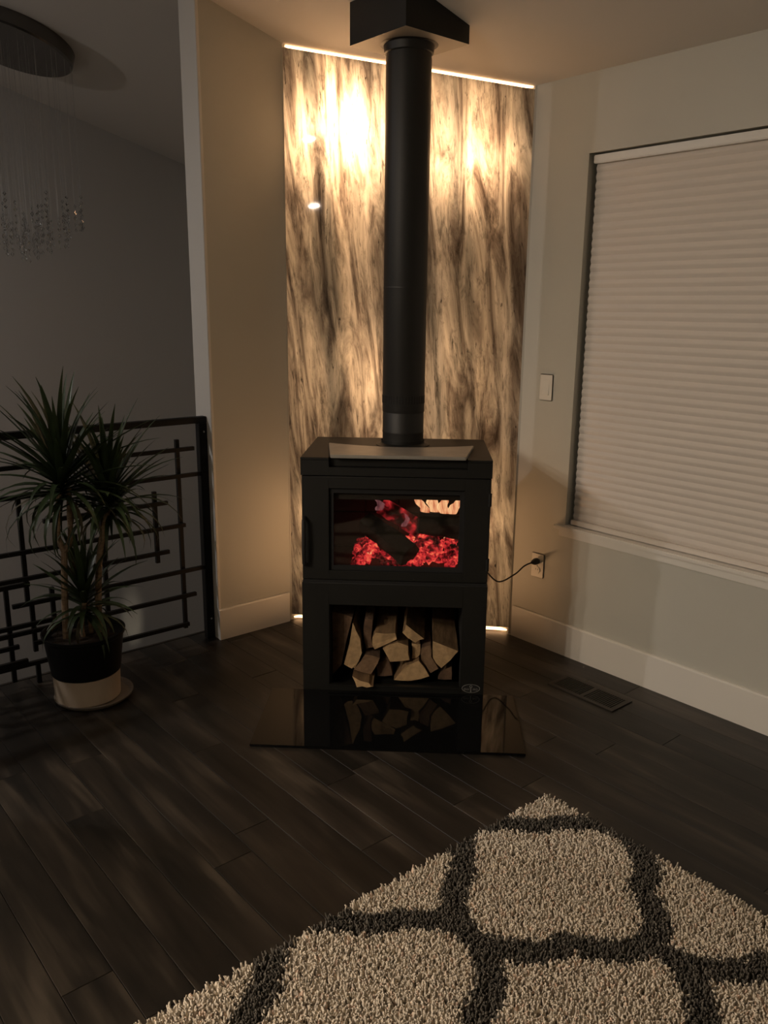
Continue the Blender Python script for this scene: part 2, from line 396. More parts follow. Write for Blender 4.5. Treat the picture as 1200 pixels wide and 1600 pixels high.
# LED strips in the gaps above and below
def led(name, pts, label, strength, part_col=LED_WARM):
    t = tag(empty(name), label, 'led strip'); t.matrix_world = MP
    V, F = [], []
    (sa, za), (sb, zb) = pts
    B().add([(sa,0.020,za),(sb,0.020,zb),(sb,0.044,zb),(sa,0.044,za),(sa,0.020,za+0.006),(sb,0.020,zb+0.006),(sb,0.044,zb+0.006),(sa,0.044,za+0.006)],
            [(0,3,2,1),(4,5,6,7),(0,1,5,4),(1,2,6,5),(2,3,7,6),(3,0,4,7)]).obj('diffuser', emit(name+'_glow', part_col, strength), t)
    B().add([(sa,0.044,za),(sb,0.044,zb),(sb,0.052,zb),(sa,0.052,za),(sa,0.044,za+0.008),(sb,0.044,zb+0.008),(sb,0.052,zb+0.008),(sa,0.052,za+0.008)],
            [(0,3,2,1),(4,5,6,7),(0,1,5,4),(1,2,6,5),(2,3,7,6),(3,0,4,7)]).obj('channel', M['trim'], t)
    return t
led('led_strip', ((s0-0.01, pz(s0)-G+0.006), (s1+0.01, pz(s1)-G+0.006)), 'glowing light strip along the ceiling above the stone panel', 9.0)
led('led_strip', ((s0, 0.008), (s1, 0.008)), 'glowing light strip at the floor under the stone panel', 5.0)
# lamps inside the corner behind the stone
def slab_lamp(s, y, z, sx, sz, power, tgt):
    d = bpy.data.lights.new('stone_backlight', 'AREA'); d.shape = 'RECTANGLE'; d.size = sx; d.size_y = sz; d.energy = power*SLAB_POWER; d.color = LED_WARM
    o = bpy.data.objects.new('stone_backlight', d); COL.objects.link(o)
    p = MP @ Vector((s, y, z)); q = MP @ Vector(tgt)
    o.matrix_world = Matrix.Translation(p) @ (q-p).to_track_quat('-Z', 'X').to_matrix().to_4x4()
    return o
slab_lamp(0.285, 0.19, 2.30, 0.10, 0.22, 5.4, (0.285, 0.0, 2.25))
slab_lamp(0.66, 0.22, 2.22, 0.10, 0.20, 2.3, (0.66, 0.0, 2.17))
slab_lamp(0.90, 0.15, 2.15, 0.08, 0.20, 1.4, (0.90, 0.0, 2.1))
slab_lamp(0.55, 0.30, 1.25, 0.30, 1.1, 3.3, (0.55, 0.0, 1.2))
slab_lamp(0.55, 0.14, 0.06, 0.9, 0.03, 5.0, (0.55, 0.06, 0.6))
slab_lamp(0.16, 0.10, 0.55, 0.03, 0.9, 0.95, (0.08, 0.0, 0.55))
slab_lamp(0.94, 0.10, 0.55, 0.03, 0.9, 0.55, (1.02, 0.0, 0.55))

# ================================================================== RECESSED CEILING LIGHTS, SOME ADDED (behind and left of the camera)
def downlight(x, y, label, k=1.0, col=(1.0, 0.83, 0.66)):
    z = ceil_z(x); ang = math.atan(SL) * (1 if x > XR else -1)
    t = tag(empty('recessed_light'), label, 'ceiling light', 'recessed ceiling lights')
    t.matrix_world = Matrix.Translation((x, y, z)) @ Matrix.Rotation(ang, 4, 'Y')
    B().lathe([(0.052, 0.0), (0.075, 0.0), (0.078, -0.004), (0.075, -0.008), (0.055, -0.008), (0.052, -0.002)], n=32).obj('trim_ring', M['trim'], t, smooth=True)
    B().lathe([(0.0005, -0.004), (0.052, -0.004)], n=32).obj('lens', emit('downlight_lens', col, POT_RADIANCE*k), t)
downlight(-1.90, 1.80, 'unseen key light nearest the ridge in front of the partition', 1.1)  # unseen key light, split in three to soften its shadows
downlight(-2.60, 2.00, 'unseen key light nearest the left wall in front of the partition', 1.5)
downlight(-1.95, 2.38, 'unseen key light closest to the partition wall', 1.0)
# added unseen spot that makes the pale patch on the far wall
sd_ = bpy.data.lights.new('wall_patch_spot', 'SPOT'); sd_.energy = 13.0; sd_.spot_size = math.radians(9); sd_.spot_blend = 0.7; sd_.shadow_soft_size = 0.03; sd_.color = (1.0, 0.85, 0.62)
so_ = bpy.data.objects.new('wall_patch_spot', sd_); COL.objects.link(so_)
_p = Vector((2.30, 5.00, -1.75)); _q = Vector((2.275, 5.45, -0.68)); so_.matrix_world = Matrix.Translation(_p) @ (_q-_p).to_track_quat('-Z', 'Y').to_matrix().to_4x4()
downlight(-0.70, 1.57, 'recessed ceiling light on the far slope nearest the ridge', 0.10)
downlight(-2.00, 0.81, 'recessed ceiling light by the left wall behind the viewer', 0.20)
downlight(-1.10, 4.25, 'unseen ceiling light added behind the partition to brighten the stair side', 0.95, (1.0, 0.91, 0.87))  # added fill that lifts the far wall and the white end cap

# ================================================================== HEARTH PAD
SO = Vector((1.784, 2.587, 0)); SA = math.radians(-43.19)
MS = Matrix.Translation(SO) @ Matrix.Rotation(SA, 4, 'Z')       # stove frame: x along the front, y to the back
pad = B().box((-0.128, -0.458, 0.0), (0.854, -0.004, 0.010)).obj('hearth_pad', M['padglass'], bevel=0.002)
pad.matrix_world = MS; base_origin(pad)
tag(pad, 'glossy black glass hearth pad on the floor in front of the stove', 'hearth pad')

# ================================================================== STOVE
SW, SD = 0.735, 0.52
stove = empty('wood_stove', MS @ Matrix.Translation((SW/2, SD/2, 0)))
tag(stove, 'black steel wood stove with log storage below the fire window', 'stove')
MI = Matrix.Translation((-SW/2, -SD/2, 0))
def sp_(o): o.matrix_parent_inverse = MI; return o
def spart(name, bb, mat, parent=None, **k):
    o = bb.obj(name, mat, parent or stove, **k)
    if parent is None: o.matrix_parent_inverse = MI
    return o
# pedestal shell: sides, back, base, frame around opening
OX0, OX1, OZ0, OZ1 = 0.107, 0.640, 0.028, 0.377
ped = B()
ped.box((0.0, 0.0, 0.0), (OX0, 0.02, 0.468)); ped.box((OX1, 0.0, 0.0), (SW, 0.02, 0.468))
ped.box((OX0, 0.0, 0.0), (OX1, 0.02, OZ0)); ped.box((OX0, 0.0, OZ1), (OX1, 0.02, 0.468))
spart('pedestal_front', ped, M['stove'], bevel=0.0015, seg=1)
b = B(); b.box((0.0, 0.02, 0.0), (0.012, SD, 0.468)); b.box((SW-0.012, 0.02, 0.0), (SW, SD, 0.468)); b.box((0.012, SD-0.012, 0.0), (SW-0.012, SD, 0.468))
b.box((0.012, 0.02, 0.0), (SW-0.012, SD-0.012, 0.012)); b.box((0.012, 0.02, 0.456), (SW-0.012, SD-0.012, 0.468))
spart('pedestal_body', b, M['stove'])
b = B(); b.box((OX0-0.004, 0.02, 0.012), (OX0, SD-0.012, 0.456)); b.box((OX1, 0.02, 0.012), (OX1+0.004, SD-0.012, 0.456))
spart('storage_liner', b, M['dark'])
spart('storage_sill', B().box((OX0-0.005, -0.006, 0.026), (OX1+0.005, 0.016, 0.034)), M['stove'], bevel=0.002)
# seam strip between pedestal and firebox
spart('divider', B().box((0.004, 0.004, 0.468), (SW-0.004, SD-0.004, 0.480)), M['dark'])
# firebox body
WX0, WX1, WZ0, WZ1 = 0.108, 0.634, 0.520, 0.852
fb = B()
fb.box((0.0, 0.03, 0.480), (0.014, SD, 0.962)); fb.box((SW-0.014, 0.03, 0.480), (SW, SD, 0.962)); fb.box((0.014, SD-0.014, 0.480), (SW-0.014, SD, 0.962))
fb.box((0.014, 0.03, 0.480), (SW-0.014, SD-0.014, 0.492))
spart('firebox_body', fb, M['stove'])
# top with slot under the warming plate
SX0, SX1 = 0.110, 0.640
b = B(); b.box((0.0, 0.0, 0.902), (SX0, 0.03, 0.962)); b.box((SX1, 0.0, 0.902), (SW, 0.03, 0.962)); b.box((SX0, 0.0, 0.902), (SX1, 0.03, 0.935))
b.box((SX0, 0.025, 0.935), (SX1, 0.03, 0.962))
spart('upper_fascia', b, M['stove'], bevel=0.001, seg=1)
spart('top', B().prism([(0, 0.0), (SX0, 0.0), (SX0, 0.03), (SX1, 0.03), (SX1, 0.0), (SW, 0.0), (SW, SD), (0, SD)], 'z', 0.962, 0.972), M['stove'], bevel=0.0015, seg=1)
# grey warming plate, back edge hollowed round the flue
pl = [(0.118, -0.020), (0.632, -0.020), (0.675, 0.255)] + [(0.675 - (0.675-0.080)*t, 0.255 - 0.075*math.sin(math.pi*t)**0.9 + 0.012*t) for t in [i/16 for i in range(1, 16)]] + [(0.080, 0.267)]
spart('warming_plate', B().prism(pl, 'z', 0.974, 0.987), M['plate'], bevel=0.002)
for xx in (0.16, 0.59): spart('plate_spacer', B().box((xx-0.01, 0.04, 0.972), (xx+0.01, 0.10, 0.974)), M['stove'])
# door: outer frame, recess, glass, handle
door = spart('door', B().box((0.004, 0.0, 0.484), (WX0, 0.028, 0.898)).box((WX1, 0.0, 0.484), (SW-0.004, 0.028, 0.898)).box((WX0, 0.0, 0.484), (WX1, 0.028, WZ0)).box((WX0, 0.0, WZ1), (WX1, 0.028, 0.898)), M['stove'], bevel=0.0012, seg=1)
def dpart(name, bb, mat, **k): return bb.obj(name, mat, door, **k)
GX0, GX1, GZ0, GZ1 = 0.126, 0.616, 0.538, 0.832
b = B(); b.box((WX0, 0.012, WZ0), (GX0, 0.026, WZ1)); b.box((GX1, 0.012, WZ0), (WX1, 0.026, WZ1)); b.box((GX0, 0.012, WZ0), (GX1, 0.026, GZ0)); b.box((GX0, 0.012, GZ1), (GX1, 0.026, WZ1))
dpart('glass_frame', b, M['dark'])
dpart('glass_pane', B().box((GX0-0.004, 0.026, GZ0-0.004), (GX1+0.004, 0.0295, GZ1+0.004)), M['glass'])
dpart('handle', B().tube([(0.014, -0.002, 0.545), (0.014, -0.026, 0.555), (0.014, -0.030, 0.60), (0.014, -0.030, 0.68), (0.014, -0.026, 0.725), (0.014, -0.002, 0.735)], 0.008, 10), M['black_pl'], smooth=True)
for zz in (0.56, 0.82):
    dpart('hinge', B().lathe([(0.007, 0), (0.007, 0.05)], (SW-0.006, -0.004, zz-0.025), 12, cap=True), M['stove'], smooth=True)
# fire chamber lining bricks (each piece)
def brick(a, c): return spart('fire_brick', B().box(a, c), M['brickf'], bevel=0.003, seg=1)
for i in range(4):
    xa = 0.075 + i*0.1465; brick((xa, 0.43, 0.497), (xa+0.1440, 0.455, 0.655)); brick((xa, 0.43, 0.658), (xa+0.1440, 0.455, 0.80))
for xs in (0.045, 0.662):
    for j in range(3):
        ya = 0.045 + j*0.127; brick((xs, ya, 0.497), (xs+0.026, ya+0.1245, 0.655)); brick((xs, ya, 0.658), (xs+0.026, ya+0.1245, 0.80))
for i in range(5): brick((0.075+i*0.1175, 0.04, 0.4925), (0.075+i*0.1175+0.115, 0.43, 0.4965))
spart('baffle', B().prism([(0.075, 0.80), (0.43, 0.772), (0.43, 0.80), (0.075, 0.828)], 'x', 0.05, 0.685), M['brickf'])
b = B(); b.box((0.075, 0.034, 0.497), (0.66, 0.046, 0.530))
spart('ash_lip', b, M['dark'])
# front air wash deflector seen through the glass
spart('air_deflector', B().box((0.12, 0.036, 0.802), (0.365, 0.044, 0.832)).box((0.365, 0.038, 0.806), (0.62, 0.044, 0.832)), M['brickf'])
# emblem: oval badge with lettering
bad = spart('emblem', B().prism([(0.684+0.037*math.cos(a), 0.034+0.0185*math.sin(a)) for a in [2*math.pi*i/40 for i in range(40)]], 'y', -0.0016, 0.0), M['dark'])
ring_ = B(); n = 48; Vv = []
for k in range(n):
    a = 2*math.pi*k/n
    for rr, yy in ((1.0, -0.0016), (1.0, -0.0030), (0.93, -0.0030), (0.93, -0.0016)):
        Vv.append((0.684+0.037*rr*math.cos(a), yy, 0.034+0.0185*rr*math.sin(a)))
ring_.add(Vv, [(k*4+i, k*4+(i+1) % 4, ((k+1) % n)*4+(i+1) % 4, ((k+1) % n)*4+i) for k in range(n) for i in range(4)])
ring_.obj('emblem_ring', M['emblem'], bad)
fg = B()
for k in range(20):
    a0, a1 = 2*math.pi*k/20, 2*math.pi*(k+1)/20
    fg.add([(0.684+r*math.cos(a), -0.0026, 0.0425+r*math.sin(a)) for a in (a0, a1) for r in (0.0058, 0.0034)] , [(0, 2, 3, 1)])
fg.prism([(0.6815, 0.018), (0.6865, 0.018), (0.6855, 0.037), (0.6825, 0.037)], 'y', -0.0028, -0.0016)
fg.obj('emblem_figure', M['emblem'], bad)
def text_mesh(body, size, name, parent, mat, mtx, ext=0.0004):
    cu = bpy.data.curves.new(name, 'FONT'); cu.body = body; cu.size = size; cu.align_x = 'CENTER'; cu.align_y = 'CENTER'; cu.extrude = ext
    to = bpy.data.objects.new(name+'_tmp', cu); COL.objects.link(to)
    dg = bpy.context.evaluated_depsgraph_get(); me = bpy.data.meshes.new_from_object(to.evaluated_get(dg))
    bpy.data.objects.remove(to); bpy.data.curves.remove(cu)
    me.transform(mtx); me.materials.clear(); me.materials.append(mat)
    return link(name, me, parent)
RX = Matrix.Rotation(math.radians(90), 4, 'X')
text_mesh('ENV', 0.0125, 'lettering', bad, M['emblem'], Matrix.Translation((0.667, -0.0021, 0.0295)) @ RX)
text_mesh('IRO', 0.0125, 'lettering', bad, M['emblem'], Matrix.Translation((0.7015, -0.0021, 0.0295)) @ RX)
sc1 = spart('screw', B().lathe([(0.0025, 0), (0.0025, 0.002)], n=12, cap=True), M['chrome'])
sc1.data.transform(Matrix.Translation((0.640, -0.0005, 0.018)) @ Matrix.Rotation(math.radians(90), 4, 'X'))
# flue collar
FX, FY = 0.383, 0.345
spart('flue_collar', B().lathe([(0.112, 0.972), (0.112, 0.975), (0.098, 0.978), (0.0905, 0.983), (0.0905, 0.995)], (FX, FY, 0), 48), M['stove'], smooth=True)

# ================================================================== STOVE PIPE + CEILING BOX
pipe = empty('stove_pipe', MS @ Matrix.Translation((FX, FY, 0.984)))
tag(pipe, 'black stove pipe rising from the stove to the ceiling box', 'stove pipe')
ZB = 2.492
H = ZB - 0.984
def ppart(name, prof, mat=M['pipe'], n=56): return B().lathe(prof, n=n).obj(name, mat, pipe, smooth=True)
ppart('lower_section', [(0.0855, 0.0), (0.0855, 0.04), (0.0865, 0.043), (0.0865, 0.049), (0.0855, 0.052), (0.0855, 0.125), (0.0840, 0.128)])
ppart('upper_section', [(0.0865, 0.128), (0.0875, 0.130), (0.0875, H-0.05), (0.0865, H-0.04), (0.0865, H)])
ppart('joint_ring', [(0.0876, 0.62), (0.0882, 0.622), (0.0882, 0.626), (0.0876, 0.628)])
ppart('top_collar', [(0.088, H-0.034), (0.093, H-0.030), (0.097, H-0.004), (0.110, H-0.001), (0.088, H-0.001)])
slotm = B().box((-0.0018, -0.0008, 0), (0.0018, 0.0012, 0.032)).mesh('air_slot', M['dark'])
for k in range(44):
    a = 2*math.pi*k/44; s_ = link('air_slot', slotm, pipe); s_.location = (0.0875*math.cos(a), 0.0875*math.sin(a), 0.165); s_.rotation_euler = (0, 0, a+math.pi/2)
pc = MS @ Vector((FX, FY, 0))
hb = 0.159
box_b = B(); cx, cy = pc.x, pc.y; t = 0.004
zt = lambda x_: ceil_z(x_) - 0.001
Vb = [(cx-hb,cy-hb,ZB),(cx+hb,cy-hb,ZB),(cx+hb,cy+hb,ZB),(cx-hb,cy+hb,ZB),(cx-hb,cy-hb,zt(cx-hb)),(cx+hb,cy-hb,zt(cx+hb)),(cx+hb,cy+hb,zt(cx+hb)),(cx-hb,cy+hb,zt(cx-hb))]
cbx = empty('ceiling_support_box', loc=(cx, cy, ZB)); tag(cbx, 'square black support box where the pipe meets the ceiling', 'pipe box')
PI_ = Matrix.Translation((-cx, -cy, -ZB))
o = B().add(Vb, [(0,1,5,4),(1,2,6,5),(2,3,7,6),(3,0,4,7),(4,5,6,7)]).obj('shell', M['stove'], cbx); o.matrix_parent_inverse = PI_
# trim plate underneath with the pipe hole, warm light painted into its pale colour
n = 48; Vt = []; 
for k in range(n):
    a = 2*math.pi*k/n + math.pi/4; c_, s_ = math.cos(a), math.sin(a); q = hb/max(abs(c_), abs(s_))
    Vt += [(cx+q*c_, cy+q*s_, ZB), (cx+0.0875*c_, cy+0.0875*s_, ZB)]
o = B().add(Vt, [(2*k, 2*((k+1) % n), 2*((k+1) % n)+1, 2*k+1) for k in range(n)]).obj('trim_plate', plain('box_lit_underside', (0.40, 0.36, 0.30), 0.5), cbx); o.matrix_parent_inverse = PI_

# ================================================================== FIRE
def chunk_poly(bb, c, r, seed, mi=0, squash=(1,1,1)):
    """irregular lump"""
    bm = bmesh.new(); bmesh.ops.create_icosphere(bm, subdivisions=1, radius=1.0)
    rr = random.Random(seed); sx, sy, sz = (rr.uniform(0.6, 1.3)*s for s in squash)
    rot = Matrix.Rotation(rr.uniform(0, 6.28), 3, 'Z') @ Matrix.Rotation(rr.uniform(0, 6.28), 3, 'X')
    V = [rot @ Vector((v.co.x*sx*rr.uniform(.75, 1.2), v.co.y*sy*rr.uniform(.75, 1.2), v.co.z*sz*rr.uniform(.75, 1.2)))*r + Vector(c) for v in bm.verts]
    F = [tuple(v.index for v in f.verts) for f in bm.faces]; bm.free(); bb.add(V, F, mi)
def ember_mat(name, strength, lo, hi, scale=38, broad=9):
    m = bpy.data.materials.new(name); m.use_nodes = True; nt = m.node_tree; b = nt.nodes['Principled BSDF']
    b.inputs['Base Color'].default_value = (0.02, 0.015, 0.012, 1); b.inputs['Roughness'].default_value = 0.95
    tc = nt.nodes.new('ShaderNodeTexCoord')
    def noi(sc_, d):
        n = nt.nodes.new('ShaderNodeTexNoise'); n.inputs['Scale'].default_value = sc_; n.inputs['Detail'].default_value = d; n.inputs['Distortion'].default_value = 0.8
        nt.links.new(tc.outputs['Object'], n.inputs['Vector']); return n.outputs['Fac']
    mx = nt.nodes.new('ShaderNodeMix'); mx.inputs[0].default_value = 0.55; nt.links.new(noi(scale, 5), mx.inputs[2]); nt.links.new(noi(broad, 2), mx.inputs[3])
    r = nt.nodes.new('ShaderNodeValToRGB'); nt.links.new(mx.outputs[0], r.inputs[0]); e = r.color_ramp.elements
    e[0].position = lo; e[0].color = (0.004, 0.0, 0.0, 1); e[1].position = hi; e[1].color = (1.0, 0.70, 0.34, 1)
    w_ = hi-lo
    for p, c in ((0.25, (0.09, 0.004, 0.005)), (0.45, (0.42, 0.016, 0.022)), (0.68, (0.95, 0.062, 0.055)), (0.86, (1.0, 0.26, 0.11))):
        q = e.new(lo+w_*p); q.color = (*c, 1)
    nt.links.new(r.outputs[0], b.inputs['Emission Color']); b.inputs['Emission Strength'].default_value = strength
    m.cycles.emission_sampling = 'NONE'
    return m
M['ember'] = ember_mat('ember', 1.05, 0.39, 0.69, 55, 11)
M['char'] = plain('charred_wood', (0.014, 0.011, 0.009), 0.95, bump=0.9, bscale=45, vary=0.5, vscale=30)
M['glowlog'] = ember_mat('glowing_bark', 0.9, 0.42, 0.74, 30, 9)
eb = B(); rr = random.Random(5)
for i in range(420):
    ex = rr.uniform(0.19, 0.625); ey = rr.uniform(0.10, 0.40)
    hgt = 0.508 + 0.075*math.exp(-((ex-0.53)/0.10)**2)*(0.4+1.6*(ey-0.10)) + 0.050*math.exp(-((ex-0.28)/0.05)**2) + 0.03*(ey-0.1)/0.3
    chunk_poly(eb, (ex, ey, hgt + rr.uniform(-0.012, 0.008)), rr.uniform(0.010, 0.022), i)
emb = eb.obj('ember_bed', M['ember']); emb.matrix_world = MS; base_origin(emb)
tag(emb, 'bed of glowing red embers on the floor of the fire chamber', 'embers', kind='stuff')
def split_log(name, poly, y0, y1, mats, label, cat, group, shift=(0, 0), scale=1.0, n=7, jit=0.004, seed=1, tilt=0.0, side_mi=None):
    """split log: end polygon (x,z) in stove frame swept from y0 to y1"""
    rr = random.Random(seed); k = len(poly); cxp = sum(p[0] for p in poly)/k; czp = sum(p[1] for p in poly)/k
    pp = []                                   # add mid-edge points for an uneven outline
    for i in range(k):
        a, c = poly[i], poly[(i+1) % k]; pp.append(a)
        pp.append(((a[0]+c[0])/2+rr.uniform(-jit, jit), (a[1]+c[1])/2+rr.uniform(-jit, jit)))
    k2 = len(pp); V = []; F = []; I = []
    for j in range(n):
        t = j/(n-1); sc_ = 1 + (scale-1)*t
        for i, (px, pz_) in enumerate(pp):
            jj = 0 if j == 0 else jit
            V.append((cxp+(px-cxp)*sc_+shift[0]*t+rr.uniform(-jj, jj)*0.6, y0+(y1-y0)*t + (rr.uniform(-.003, .003) if j == 0 else 0) + tilt*(pz_-czp)*(1-t), czp+(pz_-czp)*sc_+shift[1]*t+rr.uniform(-jj, jj)*0.6))
    F.append(tuple(range(k2))); I.append(0)
    F.append(tuple((n-1)*k2+i for i in range(k2))[::-1]); I.append(0)
    for j in range(n-1):
        for i in range(k2):
            F.append((j*k2+i, j*k2+(i+1) % k2, (j+1)*k2+(i+1) % k2, (j+1)*k2+i)); I.append(1 if side_mi is None else side_mi[(i//2) % len(side_mi)])
    me = mesh_from(name, V, F, mats, I)
    bm = bmesh.new(); bm.from_mesh(me); bmesh.ops.recalc_face_normals(bm, faces=bm.faces); bm.to_mesh(me); bm.free()
    o = link(name, me); o.matrix_world = MS; base_origin(o); tag(o, label, cat, group); return o
def bar_log(name, a, c, ra, rc, sides, mat, label, seed, up=Vector((0,0,1)), group='burning logs'):
    rr = random.Random(seed); a = Vector(a); c = Vector(c); t = (c-a).normalized(); u = t.cross(up).normalized(); v = u.cross(t)
    V = []; F = []; n = 9
    ang = [2*math.pi*i/sides + rr.uniform(-.2, .2) + 0.4 for i in range(sides)]
    for j in range(n):
        q = j/(n-1); p = a.lerp(c, q); r = ra+(rc-ra)*q
        for g_ in ang:
            r2 = r*rr.uniform(0.93, 1.07); V.append(p+(u*math.cos(g_)+v*math.sin(g_))*r2)
    F = [tuple(range(sides))[::-1], tuple((n-1)*sides+i for i in range(sides))]
    for j in range(n-1):
        for i in range(sides): F.append((j*sides+i, j*sides+(i+1) % sides, (j+1)*sides+(i+1) % sides, (j+1)*sides+i))
    o = B().add(V, F).obj(name, mat, bevel=0.003, seg=1); o.matrix_world = MS; base_origin(o); tag(o, label, 'log', group); return o
bar_log('burning_log', (0.235, 0.25, 0.660), (0.428, 0.10, 0.560), 0.048, 0.056, 5, M['char'], 'charred log lying diagonally across the front of the fire', 3)
bar_log('burning_log', (0.29, 0.365, 0.700), (0.47, 0.345, 0.600), 0.040, 0.044, 6, M['glowlog'], 'log with glowing red edge behind the front log', 8)
bar_log('burning_log', (0.455, 0.255, 0.655), (0.648, 0.265, 0.632), 0.050, 0.056, 6, M['char'], 'dark log lying across the right of the fire under the flames', 12)
def flame_mat(name, base, tip, strength, dense=0.95):
    m = bpy.data.materials.new(name); m.use_nodes = True; nt = m.node_tree; nt.nodes.clear(); N = nt.nodes.new; K = nt.links.new
    out = N('ShaderNodeOutputMaterial'); tc = N('ShaderNodeTexCoord'); mp = N('ShaderNodeMapping'); mp.inputs['Scale'].default_value = (28, 28, 7)
    K(tc.outputs['Object'], mp.inputs[0]); n = N('ShaderNodeTexNoise'); n.inputs['Scale'].default_value = 1; n.inputs['Detail'].default_value = 3; n.inputs['Distortion'].default_value = 1.2; K(mp.outputs[0], n.inputs['Vector'])
    r = N('ShaderNodeValToRGB'); K(n.outputs['Fac'], r.inputs[0]); e = r.color_ramp.elements
    e[0].position = 0.35; e[0].color = (*base, 1); e[1].position = 0.66; e[1].color = (*tip, 1)
    em = N('ShaderNodeEmission'); K(r.outputs[0], em.inputs[0]); em.inputs[1].default_value = strength
    tr = N('ShaderNodeBsdfTransparent'); mx = N('ShaderNodeMixShader'); mr = N('ShaderNodeMapRange'); mr.inputs[1].default_value = 0.34; mr.inputs[2].default_value = 0.52; mr.inputs[3].default_value = 0.25; mr.inputs[3].default_value = 0.25*dense; mr.inputs[4].default_value = dense
    K(n.outputs['Fac'], mr.inputs[0]); K(mr.outputs[0], mx.inputs[0]); K(tr.outputs[0], mx.inputs[1]); K(em.outputs[0], mx.inputs[2]); K(mx.outputs[0], out.inputs[0]); m.cycles.emission_sampling = 'NONE'; return m
M['flame'] = flame_mat('flame_orange', (0.62, 0.12, 0.05), (1.0, 0.68, 0.34), 1.35)
M['flameb'] = flame_mat('flame_faint', (0.16, 0.03, 0.05), (0.55, 0.24, 0.24), 0.8, 0.42)
def flame(x, y, z, h, wd, mat, label, seed, lean=0.0):
    rr = random.Random(seed); n = 10; V = []; F = []; k = 8
    for j in range(n):
        t = j/(n-1); r = wd*(math.sin(math.pi*min(1, 0.28+0.72*t))**0.8)*(1-t*0.35); r = max(r, 0.0008)
        ox = lean*t + 0.010*math.sin(5*t+seed); oy = 0.006*math.sin(4*t+2*seed)
        for i in range(k):
            a = 2*math.pi*i/k; V.append((x+ox+r*math.cos(a)*rr.uniform(.8, 1.2), y+oy+0.45*r*math.sin(a), z+h*t))
    F = [tuple(range(k))[::-1], tuple((n-1)*k+i for i in range(k))]
    for j in range(n-1):
        for i in range(k): F.append((j*k+i, j*k+(i+1) % k, (j+1)*k+(i+1) % k, (j+1)*k+i))
    o = B().add(V, F).obj('flame', mat, smooth=True); o.matrix_world = MS; base_origin(o); tag(o, label, 'flame', 'flames'); return o
flame(0.478, 0.30, 0.69, 0.085, 0.024, M['flame'], 'orange flame at the left end of the flame row above the right log', 1, -0.025)
flame(0.523, 0.325, 0.69, 0.085, 0.030, M['flame'], 'brightest pale flame in the middle above the right log', 2)
flame(0.567, 0.296, 0.69, 0.085, 0.024, M['flame'], 'orange flame second from the right chamber wall', 3)
flame(0.607, 0.325, 0.68, 0.09, 0.024, M['flame'], 'orange flame nearest the right chamber wall', 4, 0.012)
flame(0.405, 0.22, 0.650, 0.060, 0.013, M['flameb'], 'faint pinkish flame rising from the middle log', 5, -0.008)
flame(0.290, 0.27, 0.705, 0.055, 0.020, M['flameb'], 'faint purple flame at the upper end of the front log', 6, -0.008)

# ================================================================== FIREWOOD in the pedestal
M['wood_end'] = plain('split_wood_pale', (0.44, 0.29, 0.145), 0.85, bump=0.5, bscale=90, vary=0.22, vscale=45)
M['wood_side'] = plain('split_wood_side', (0.22, 0.135, 0.065), 0.85, bump=0.6, bscale=60, vary=0.3, vscale=50, stretch=(1, 0.15, 1))
M['bark'] = plain('log_bark', (0.12, 0.070, 0.040), 0.95, bump=0.9, bscale=45, vary=0.4, vscale=28, stretch=(1, 0.3, 1))
ES = [M['wood_end'], M['wood_side'], M['bark']]; EB = [M['bark'], M['bark'], M['bark']]
ED = [plain('wood_end_brown', (0.19, 0.115, 0.062), 0.9, bump=0.6, bscale=80, vary=0.25, vscale=40), M['bark'], M['bark']]
FW = 'firewood in the stove pedestal'
def fwood(poly, y0, y1, mats, label, **k): return split_log('firewood_log', poly, y0, y1, mats, label, 'log', FW, **k)
fwood([(0.112, 0.318), (0.195, 0.296), (0.150, 0.087), (0.112, 0.040)], 0.075, 0.46, EB, 'dark bark faced log standing against the left side of the log storage', seed=2, scale=0.97)
fwood([(0.199, 0.284), (0.229, 0.213), (0.236, 0.152), (0.208, 0.084), (0.196, 0.082), (0.163, 0.100)], 0.050, 0.44, ES, 'tall narrow pale split log leaning beside the bark faced log', seed=3, scale=0.95)
fwood([(0.202, 0.074), (0.270, 0.052), (0.289, 0.006+0.034), (0.262, 0.037), (0.222, 0.037)], -0.022, 0.40, ES, 'pale splintered log end sticking out lowest at the front left', seed=4, scale=0.95, tilt=0.6)
fwood([(0.251, 0.147), (0.310, 0.134), (0.300, 0.106), (0.274, 0.060), (0.204, 0.078)], 0.048, 0.42, ED, 'brown square ended log above the splintered log end', seed=5, scale=0.95)
fwood([(0.245, 0.285), (0.278, 0.287), (0.272, 0.205), (0.283, 0.165), (0.252, 0.155), (0.240, 0.215)], 0.085, 0.44, EB, 'dark bark log between the leaning log and the upper block', seed=6)  # bark colour on every face, cut ends too
fwood([(0.291, 0.240), (0.372, 0.238), (0.378, 0.213), (0.288, 0.165), (0.277, 0.202)], 0.060, 0.45, ES, 'pale wedge ended log at the upper left of the pile', seed=7, scale=0.93, shift=(0, 0.035))
fwood([(0.322, 0.174), (0.383, 0.203), (0.426, 0.187), (0.433, 0.126), (0.353, 0.117)], 0.052, 0.45, ES, 'pale five sided log end in the middle of the pile', seed=8, scale=0.92)
fwood([(0.415, 0.275), (0.490, 0.216), (0.454, 0.197), (0.401, 0.240)], 0.066, 0.45, ES, 'small reddish wedge log at the top middle of the pile', seed=9, scale=0.95, shift=(0.01, 0.02))
fwood([(0.370, 0.036), (0.418, 0.104), (0.470, 0.126), (0.515, 0.060), (0.440, 0.036)], 0.048, 0.45, ES, 'large pale fan shaped log end at the bottom middle of the pile', seed=10, scale=0.95)
